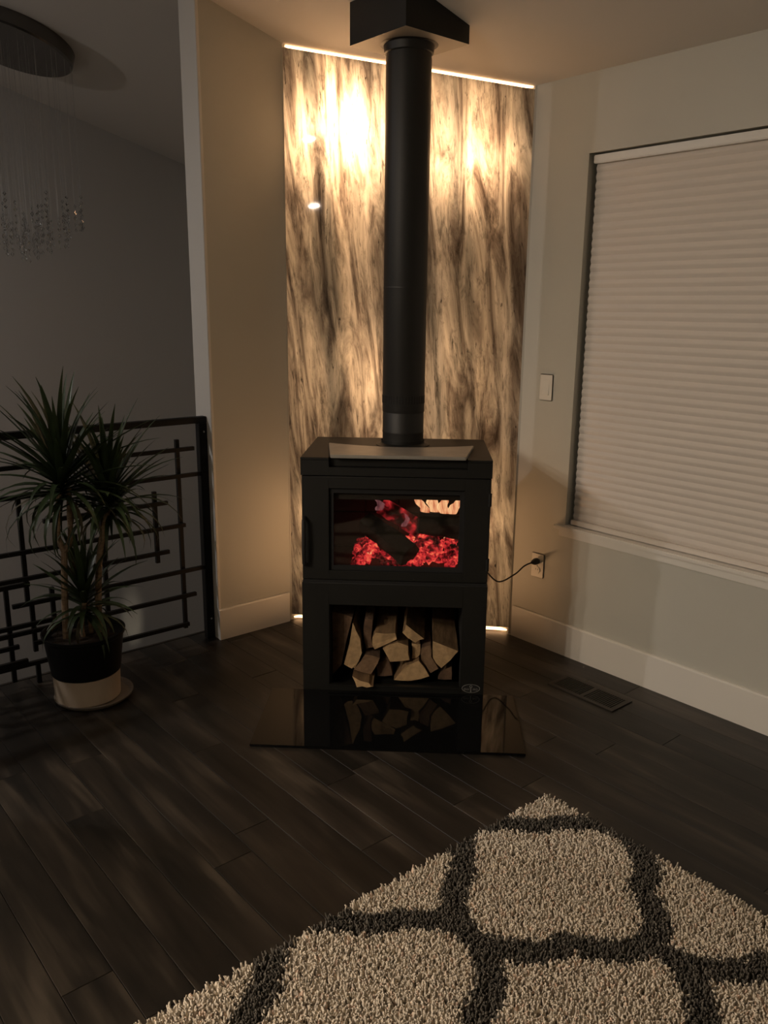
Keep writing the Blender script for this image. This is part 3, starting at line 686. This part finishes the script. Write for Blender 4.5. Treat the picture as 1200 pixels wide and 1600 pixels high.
fwood([(0.440, 0.185), (0.475, 0.186), (0.474, 0.136), (0.442, 0.118)], 0.085, 0.45, ES, 'narrow log end between the middle log and the leaning brown log', seed=15, scale=0.95)
fwood([(0.481, 0.178), (0.517, 0.193), (0.521, 0.143), (0.552, 0.090), (0.520, 0.068), (0.481, 0.130)], 0.055, 0.44, ED, 'brown curved log left of the big right wedge', seed=11, scale=0.95)
fwood([(0.527, 0.213), (0.630, 0.172), (0.563, 0.096), (0.528, 0.142)], 0.050, 0.45, ES, 'big pale wedge log with a knot at the right of the pile', seed=12, scale=0.93, shift=(-0.003, 0.05))
fwood([(0.566, 0.072), (0.606, 0.094), (0.608, 0.036), (0.552, 0.036)], 0.070, 0.44, EB, 'dark bark log at the bottom right corner of the pile', seed=13)
fwood([(0.292, 0.090), (0.345, 0.112), (0.362, 0.040), (0.300, 0.037)], 0.085, 0.44, EB, 'dark bark log at the bottom between the two pale ends', seed=14)

# ================================================================== SWITCH, OUTLET, CORD
def wall_thing(name, y, z, label, cat):
    t = tag(empty(name), label, cat)
    t.matrix_world = Matrix.Translation((XW, y, z)) @ Matrix.Rotation(math.radians(-90), 4, 'Z'); return t   # local x = along the wall, y = into the wall
sw = wall_thing('light_switch', 2.326, 1.198, 'white rocker light switch on the wall beside the stone panel', 'light switch')
B().box((-0.036, -0.006, -0.058), (0.036, 0, 0.058)).obj('cover_plate', M['white_pl'], sw, bevel=0.003)
B().prism([(-0.006, -0.033), (-0.0105, -0.033), (-0.0075, 0.0), (-0.0065, 0.033), (-0.006, 0.033)], 'x', -0.0165, 0.0165).obj('rocker', M['white_pl'], sw, bevel=0.0006, seg=1)
ot = wall_thing('wall_outlet', 2.318, 0.383, 'white wall outlet with the black cord plugged in', 'outlet')
B().box((-0.036, -0.005, -0.058), (0.036, 0, 0.058)).obj('cover_plate', M['white_pl'], ot, bevel=0.003)
for zz in (0.0215, -0.0215):
    r_ = B().lathe([(0.0165, 0), (0.0165, 0.003)], n=24, cap=True).obj('socket', M['white_pl'], ot, smooth=True)
    r_.data.transform(Matrix.Translation((0, -0.005, zz)) @ Matrix.Rotation(math.radians(90), 4, 'X'))
    for xx in (-0.006, 0.006):
        B().box((xx-0.001, -0.0083, zz), (xx+0.001, -0.008, zz+0.008)).obj('socket_slot', M['dark'], r_)
B().lathe([(0.003, 0), (0.003, 0.0012)], n=12, cap=True).obj('screw', M['chrome'], ot).data.transform(Matrix.Translation((0, -0.005, 0)) @ Matrix.Rotation(math.radians(90), 4, 'X'))
cord = empty('power_cord', loc=(2.88, 2.32, 0.40)); tag(cord, 'black power cord looping from the wall outlet to the back of the stove', 'cord')
CI = Matrix.Translation(-Vector(cord.location))
p_out = Vector((XW-0.0085, 2.318, 0.4045)); p_st = MS @ Vector((SW, 0.42, 0.415))
pts = []
cps = [p_out+Vector((-0.035, 0, 0)), p_out+Vector((-0.075, 0.012, -0.012)), Vector((2.815, 2.37, 0.345)), Vector((2.77, 2.43, 0.305)), p_st+Vector((0.05, 0.035, -0.012)), p_st+Vector((0.006, 0.004, 0))]
def catmull(P, m=8):
    P = [P[0]]+P+[P[-1]]; out = []
    for i in range(1, len(P)-2):
        for k in range(m):
            t = k/m; a, b_, c, d = P[i-1], P[i], P[i+1], P[i+2]
            out.append(0.5*((2*b_)+(c-a)*t+(2*a-5*b_+4*c-d)*t*t+(3*b_-a-3*c+d)*t**3))
    return out+[P[-2]]
o = B().tube(catmull(cps), 0.0035, 8).obj('cable', M['black_pl'], cord, smooth=True); o.matrix_parent_inverse = CI
o = B().tube([p_out, p_out+Vector((-0.012, 0, 0)), p_out+Vector((-0.022, 0, 0)), p_out+Vector((-0.040, 0, 0))], [0.015, 0.016, 0.014, 0.006], 14).obj('plug', M['black_pl'], cord, smooth=True); o.matrix_parent_inverse = CI

# ================================================================== FLOOR REGISTER
reg = empty('floor_register', loc=(2.682, 1.83, 0.0)); tag(reg, 'dark metal floor vent set in the planks by the right wall', 'floor vent')
b = B(); hx, hy = 0.070, 0.160; z1 = 0.005
b.box((-hx, -hy, 0), (-hx+0.018, hy, z1)); b.box((hx-0.018, -hy, 0), (hx, hy, z1)); b.box((-hx+0.018, -hy, 0), (hx-0.018, -hy+0.016, z1)); b.box((-hx+0.018, hy-0.016, 0), (hx-0.018, hy, z1)); b.box((-hx+0.018, -0.010, 0), (hx-0.018, 0.010, z1))
b.obj('frame', M['bronze'], reg, bevel=0.0012, seg=1)
B().box((-hx+0.018, -hy+0.016, 0.0002), (hx-0.018, hy-0.016, 0.0012)).obj('duct', M['dark'], reg)
lm = B().box((-hx+0.018, -0.0022, 0.0012), (hx-0.018, 0.0022, 0.0042)).mesh('louver', M['bronze'])
for k in range(13):
    for sgn in (-1, 1):
        l = link('louver', lm, reg); l.location = (0, sgn*(0.018 + k*0.0103), 0)

# ================================================================== RAILING
rail = empty('stair_railing', loc=(1.3, 3.335, 0.0)); tag(rail, 'black metal stair railing with a pattern of crossing bars', 'railing')
RI = Matrix.Translation(-Vector(rail.location))
def rp_(name, bb, **k):
    o = bb.obj(name, M['steel'], rail, **k); o.matrix_parent_inverse = RI; return o
RY = 3.335; XL = -1.6
rp_('top_rail', B().box((XL, RY-0.019, 1.024), (1.786, RY+0.019, 1.052)), bevel=0.002)
rp_('end_post', B().box((1.748, RY-0.019, 0.0), (1.786, RY+0.019, 1.024)), bevel=0.002)
hb_ = 0.0085
def hbar(x0, x1, z): rp_('horizontal_bar', B().box((x0, RY-0.017, z-hb_), (x1, RY-0.001, z+hb_)))
def vbar(x, z0, z1): rp_('vertical_bar', B().box((x-hb_, RY+0.001, z0), (x+hb_, RY+0.017, z1)))
for x0, x1, z in [(0.45, 1.721, 0.914), (XL, 1.748, 0.796), (1.044, 1.582, 0.685), (0.40, 1.662, 0.571), (0.50, 1.578, 0.461), (0.897, 1.748, 0.355), (0.35, 1.700, 0.236),
                  (0.30, 1.055, 0.267), (0.30, 1.658, 0.098), (0.963, 1.20, 0.182), (0.55, 0.936, 0.116), (0.60, 0.907, 0.184), (0.40, 0.970, 0.438), (0.30, 0.870, 0.685)]:
    hbar(x0, x1, z)
for x, z0, z1 in [(1.649, 0.074, 0.957), (1.530, 0.413, 0.738), (1.289, 0.194, 0.781), (0.962, 0.341, 0.796), (0.882, 0.030, 0.433), (0.976, 0.140, 0.342), (1.060, 0.255, 0.400), (1.172, 0.406, 0.606), (0.978, 0.0, 0.088),
                  (0.70, 0.05, 0.88), (0.52, 0.20, 0.70), (0.30, 0.0, 1.024)]:
    vbar(x, z0, z1)
for zz in (0.985, 0.10):
    s_ = B().lathe([(0.005, 0), (0.005, 0.003)], n=12, cap=True).obj('bolt', M['chrome'], rail); s_.data.transform(Matrix.Translation((1.767, RY-0.019, zz)) @ Matrix.Rotation(math.radians(90), 4, 'X')); s_.matrix_parent_inverse = RI

# ================================================================== PLANT
PX, PY = 1.085, 3.085
plant = empty('potted_dracaena', loc=(PX, PY, 0)); tag(plant, 'spiky dracaena plant in a black pot with cream base by the railing', 'potted plant')
B().lathe([(0.001, 0.0), (0.135, 0.0), (0.150, 0.012), (0.152, 0.020), (0.147, 0.020), (0.134, 0.008), (0.001, 0.006)], (0.022, -0.004, 0), 48).obj('saucer', M['saucer'], plant, smooth=True)
B().lathe([(0.001, 0.009), (0.119, 0.009), (0.124, 0.014), (0.128, 0.118), (0.124, 0.118), (0.118, 0.02), (0.001, 0.016)], n=48).obj('outer_pot', M['potcream'], plant, smooth=True)
B().lathe([(0.001, 0.022), (0.112, 0.022), (0.123, 0.119), (0.131, 0.122), (0.150, 0.270), (0.157, 0.276), (0.158, 0.288), (0.152, 0.288), (0.145, 0.268), (0.001, 0.245)], n=48).obj('inner_pot', M['potblack'], plant, smooth=True)
sb = B(); nn = 24; rr = random.Random(4); Vs = [(0, 0, 0.268)]
for q in (0.05, 0.10, 0.1445):
    for k in range(nn):
        a = 2*math.pi*k/nn; Vs.append((q*math.cos(a), q*math.sin(a), 0.262+rr.uniform(-.006, .008)*(q < 0.14)))
Fs = [(0, 1+k, 1+(k+1) % nn) for k in range(nn)] + [(1+j*nn+k, 1+j*nn+(k+1) % nn, 1+(j+1)*nn+(k+1) % nn, 1+(j+1)*nn+k) for j in range(2) for k in range(nn)]
sb.add(Vs, Fs).obj('soil', M['soil'], plant, smooth=True)
CR = Vector((0.945, -0.328, 0)); CF = Vector((0.328, 0.945, 0))       # picture-right and away directions at the plant
def P3(r, f_, z): v = CR*r + CF*f_; return Vector((v.x, v.y, z))
def stem(pts, rad): B().tube(catmull([Vector(p) for p in pts], 5), [rad[0]+(rad[1]-rad[0])*i/((len(pts)-1)*5) for i in range((len(pts)-1)*5+1)], 9).obj('stem', M['trunk'], plant, smooth=True)
stem([P3(-0.065, 0, 0.25), P3(-0.058, 0, 0.42), P3(-0.045, 0, 0.62)], (0.014, 0.012))
stem([P3(-0.045, 0, 0.61), P3(-0.062, 0, 0.67), P3(-0.058, 0.01, 0.76), P3(-0.045, 0, 0.84)], (0.011, 0.010))
stem([P3(-0.045, 0, 0.61), P3(-0.020, 0, 0.66), P3(-0.015, -0.01, 0.76), P3(-0.010, 0, 0.86)], (0.011, 0.010))
stem([P3(0.060, 0.02, 0.25), P3(0.066, 0.02, 0.42), P3(0.085, 0.02, 0.60), P3(0.125, 0.02, 0.76)], (0.014, 0.011))
stem([P3(0.0, -0.02, 0.25), P3(-0.005, -0.02, 0.31), P3(0.012, -0.01, 0.40)], (0.010, 0.009))
stem([P3(0.030, 0.01, 0.25), P3(0.026, 0.01, 0.33), P3(0.020, 0.02, 0.40)], (0.009, 0.008))
def leaf_mesh(L, wd, droop, seed):
    rr = random.Random(seed); n = 9; V = []; F = []
    y, z, a = 0.0, 0.0, 0.0
    for i in range(n):
        t = i/(n-1); wv = wd*(0.45+0.55*min(1, t*5))*(1-t**2.2)+0.0004
        tw = 0.25*t*rr.uniform(-1, 1)
        V += [(-wv, y, z+wv*0.45), (0, y+0.0, z), (wv, y, z+wv*0.45+tw*wv)]
        a = droop*(t**1.6); y += math.cos(a)*L/(n-1); z -= math.sin(a)*L/(n-1)
    for i in range(n-1):
        for k in range(2): F.append((3*i+k, 3*i+k+1, 3*i+k+4, 3*i+k+3))
    th = 0.0006; m0 = len(V)
    V2 = [(v[0], v[1], v[2]-th) for v in V]; F2 = [tuple(i+m0 for i in f[::-1]) for f in F]
    return mesh_from('leaf', V+V2, F+F2, [M['leaf'] if seed % 9 else M['leafdry']], smooth=True)
LM = {'stiff': [leaf_mesh(0.39, 0.0125, 0.25+0.12*i, 20+i) for i in range(4)], 'mid': [leaf_mesh(0.36, 0.0110, 0.9+0.25*i, 31+i) for i in range(4)], 'soft': [leaf_mesh(0.33, 0.0080, 1.6+0.3*i, 41+i) for i in range(5)]}
def crown(c, n, size, seed, up=0.55, spread=(0.0, 1.0), jz=0.10):
    rr = random.Random(seed)
    for i in range(n):
        t = (i+0.5)/n                       # 0 = topmost upright leaf, 1 = lowest hanging leaf
        elev = math.radians(84 - 100*t**0.95 + rr.uniform(-9, 9))
        az = i*2.39996 + rr.uniform(-.25, .25)
        fam = 'stiff' if t < 0.52 else ('mid' if t < 0.78 else 'soft')
        o = link('leaf', rr.choice(LM[fam]), plant); s_ = size*rr.uniform(0.78, 1.15)
        base = c + Vector((0, 0, jz*(0.35-t)))
        o.matrix_basis = Matrix.Translation(base) @ Matrix.Rotation(az, 4, 'Z') @ Matrix.Rotation(elev, 4, 'X') @ Matrix.Diagonal((1.15, s_, s_, 1))
crown(P3(-0.035, 0.0, 0.88), 105, 0.95, 1)
crown(P3(0.130, 0.02, 0.80), 95, 0.85, 2)
crown(P3(0.012, 0.0, 0.41), 60, 0.66, 3)

# ================================================================== CHANDELIER
chx, chy = 1.50, 4.60
ch = empty('crystal_chandelier', loc=(chx, chy, 1.70)); tag(ch, 'crystal chandelier hanging over the stairs from a round dark canopy', 'chandelier')
HI = Matrix.Translation(-Vector(ch.location))
zc_ = ceil_z(chx)
can = B().lathe([(0.295, 0.0), (0.300, -0.006), (0.300, -0.062), (0.292, -0.070), (0.001, -0.070)], n=64).obj('canopy', M['canopy'], ch, smooth=True)
can.data.transform(Matrix.Translation((chx, chy, zc_)) @ Matrix.Rotation(math.atan(SL), 4, 'Y')); can.matrix_parent_inverse = HI
wire = B().tube([(0, 0, 0), (0, 0, 1.0)], 0.0005, 4).mesh('strand', M['chrome'])
def crystal_string(n, seed):
    rr = random.Random(seed); b = B()
    for i in range(n):
        z = i*0.030; r = rr.uniform(0.006, 0.010); h = rr.uniform(0.010, 0.015); a0 = rr.uniform(0, 3)
        V = [(0, 0, z-h), (0, 0, z+h)] + [(r*math.cos(a0+k*math.pi/3), r*math.sin(a0+k*math.pi/3), z) for k in range(6)]
        b.add(V, [(0, 2+(k+1) % 6, 2+k) for k in range(6)] + [(1, 2+k, 2+(k+1) % 6) for k in range(6)])
    return b.mesh('crystals', M['crystal'])
CS = [crystal_string(n, n) for n in (3, 4, 5, 6)]
rr = random.Random(21)
for ring_r, cnt in ((0.27, 30), (0.19, 20), (0.11, 12), (0.04, 5)):
    for k in range(cnt):
        a = 2*math.pi*k/cnt + rr.uniform(-.1, .1); px, py = chx+ring_r*math.cos(a), chy+ring_r*math.sin(a)
        zb2 = 1.76 + 0.16*(ring_r/0.27)**2*0.9 + rr.uniform(-.02, .02)
        ztop = zc_ - SL*(px-chx) - 0.078
        s_ = link('strand', wire, ch); s_.matrix_parent_inverse = HI; s_.location = (px, py, zb2); s_.scale = (1, 1, ztop-zb2)
        c_ = link('crystal_drops', rr.choice(CS), ch); c_.matrix_parent_inverse = HI; c_.location = (px, py, zb2); c_.rotation_euler = (0, 0, rr.uniform(0, 3))

# ================================================================== RUG
RC = Vector((1.925, 1.44, 0))
RU, RV = 1.95, 1.45                 # length along -x, along -y
rug = empty('shag_rug', loc=(RC.x-RU/2, RC.y-RV/2, 0)); tag(rug, 'cream shag rug with charcoal trellis pattern on the dark floor', 'rug')
B().box((-RU/2, -RV/2, 0.0), (RU/2, RV/2, 0.006)).obj('backing', M['backing'], rug)
AU = 0.64; V0 = 0.262; ST = 0.345; SG = 0.045
segs = []
def row_v(r): return V0 + (r-1)*ST
def row_u(r): return 0.625 if r % 2 == 1 else 0.305
for r in range(-1, 7):
    for k in range(-3, 5):
        u0, v0 = row_u(r) + k*AU, row_v(r)
        segs.append(((u0, v0-SG), (u0, v0+SG)))
        for sg in (-1, 1):
            a = np.array((u0, v0+SG)); c = np.array((u0+sg*AU/2, row_v(r+1)-SG)); nrm = np.array((0.0, 1.0)); amp = -0.024 if r == 0 else 0.034
            prev = a
            for i in range(1, 13):
                t = i/12; q = a+(c-a)*t + nrm*amp*abs(math.sin(2*math.pi*t))**0.8
                segs.append((tuple(prev), tuple(q))); prev = q
SEG = np.array([(a[0], a[1], c[0], c[1]) for a, c in segs])
step = 0.0062
gu = np.arange(0.003, RU, step); gv = np.arange(0.003, RV, step)
U, Vv_ = np.meshgrid(gu, gv); U = U.ravel(); Vv_ = Vv_.ravel()
U = U + rng.uniform(-.45, .45, U.size)*step; Vv_ = Vv_ + rng.uniform(-.45, .45, U.size)*step
U = np.clip(U, 0.002, RU-0.002); Vv_ = np.clip(Vv_, 0.002, RV-0.002)
D = np.full(U.size, 9.0)
for a0, b0, a1, b1 in SEG:
    near = (np.abs(U-(a0+a1)/2) < 0.12) & (np.abs(Vv_-(b0+b1)/2) < 0.14)
    if not near.any(): continue
    pu, pv = U[near]-a0, Vv_[near]-b0; du, dv = a1-a0, b1-b0; L2 = du*du+dv*dv+1e-9
    t = np.clip((pu*du+pv*dv)/L2, 0, 1); d = np.hypot(pu-t*du, pv-t*dv); D[near] = np.minimum(D[near], d)
dark = (D + rng.normal(0, 0.0025, D.size)) < 0.036
def tuft_mesh(mask, name, mat, colfn):
    u, v = U[mask], Vv_[mask]; n = u.size
    px, py = RU/2-u, RV/2-v
    lean = rng.normal(0, 0.008, (n, 2)); h = rng.uniform(0.024, 0.030, n); r0 = rng.uniform(0.0034, 0.0050, n); a0 = rng.uniform(0, 6.28, n)
    # yarn near the border splays outwards
    lean[:, 0] += np.where(u < 0.012, 0.008, 0)-np.where(u > RU-0.012, 0.008, 0); lean[:, 1] += np.where(v < 0.012, 0.008, 0)-np.where(v > RV-0.012, 0.008, 0)
    co = np.zeros((n, 9, 3))
    for lev, (fz, fr) in enumerate(((0.0, 0.7), (0.62, 1.15), (0.97, 0.62))):
        for k in range(3):
            a = a0 + k*2.0944 + lev*0.7; j = lev*3+k
            co[:, j, 0] = px+lean[:, 0]*fz**1.3+r0*fr*np.cos(a); co[:, j, 1] = py+lean[:, 1]*fz**1.3+r0*fr*np.sin(a); co[:, j, 2] = 0.006+h*fz*(1-0.1*np.hypot(lean[:, 0], lean[:, 1])/0.02)
    tri = []
    for lev in range(2):
        for k in range(3):
            q = (lev*3+k, lev*3+(k+1) % 3, lev*3+3+(k+1) % 3, lev*3+3+k); tri += [(q[0], q[1], q[2]), (q[0], q[2], q[3])]
    tri.append((6, 7, 8)); tri = np.array(tri)
    idx = (tri[None]+(np.arange(n)*9)[:, None, None]).reshape(-1)
    me = bpy.data.meshes.new(name); nt_ = n*len(tri)
    me.vertices.add(n*9); me.vertices.foreach_set('co', co.reshape(-1)); me.loops.add(nt_*3); me.loops.foreach_set('vertex_index', idx.astype(np.int32))
    me.polygons.add(nt_); me.polygons.foreach_set('loop_start', np.arange(0, nt_*3, 3, dtype=np.int32)); me.polygons.foreach_set('use_smooth', np.ones(nt_, bool))
    at = me.color_attributes.new('yarn', 'FLOAT_COLOR', 'POINT')
    c = np.ones((n, 9, 4)); c[:, :, :3] = colfn(n)[:, None, :]; at.data.foreach_set('color', c.reshape(-1))
    me.update(calc_edges=True); me.validate(); me.materials.append(mat)
    o = link(name, me, rug); o['kind'] = 'stuff'; return o
def yarn_mat(name):
    m, nt, b = new_mat(name); a = nt.nodes.new('ShaderNodeVertexColor'); a.layer_name = 'yarn'
    nt.links.new(a.outputs[0], b.inputs['Base Color']); b.inputs['Roughness'].default_value = 0.9; b.inputs['Specular IOR Level'].default_value = 0.15; return m
ym = yarn_mat('shag_yarn')
tuft_mesh(~dark, 'cream_pile', ym, lambda n: np.clip(np.array([0.90, 0.80, 0.66])*rng.uniform(0.82, 1.08, (n, 1))*np.where(rng.random((n, 1)) < 0.06, np.array([[1.0, 0.86, 0.82]]), 1.0), 0, 1))['label'] = 'cream yarn pile'
tuft_mesh(dark, 'charcoal_pile', ym, lambda n: np.array([0.150, 0.136, 0.116])*rng.uniform(0.55, 1.35, (n, 1)))['label'] = 'charcoal yarn pile'
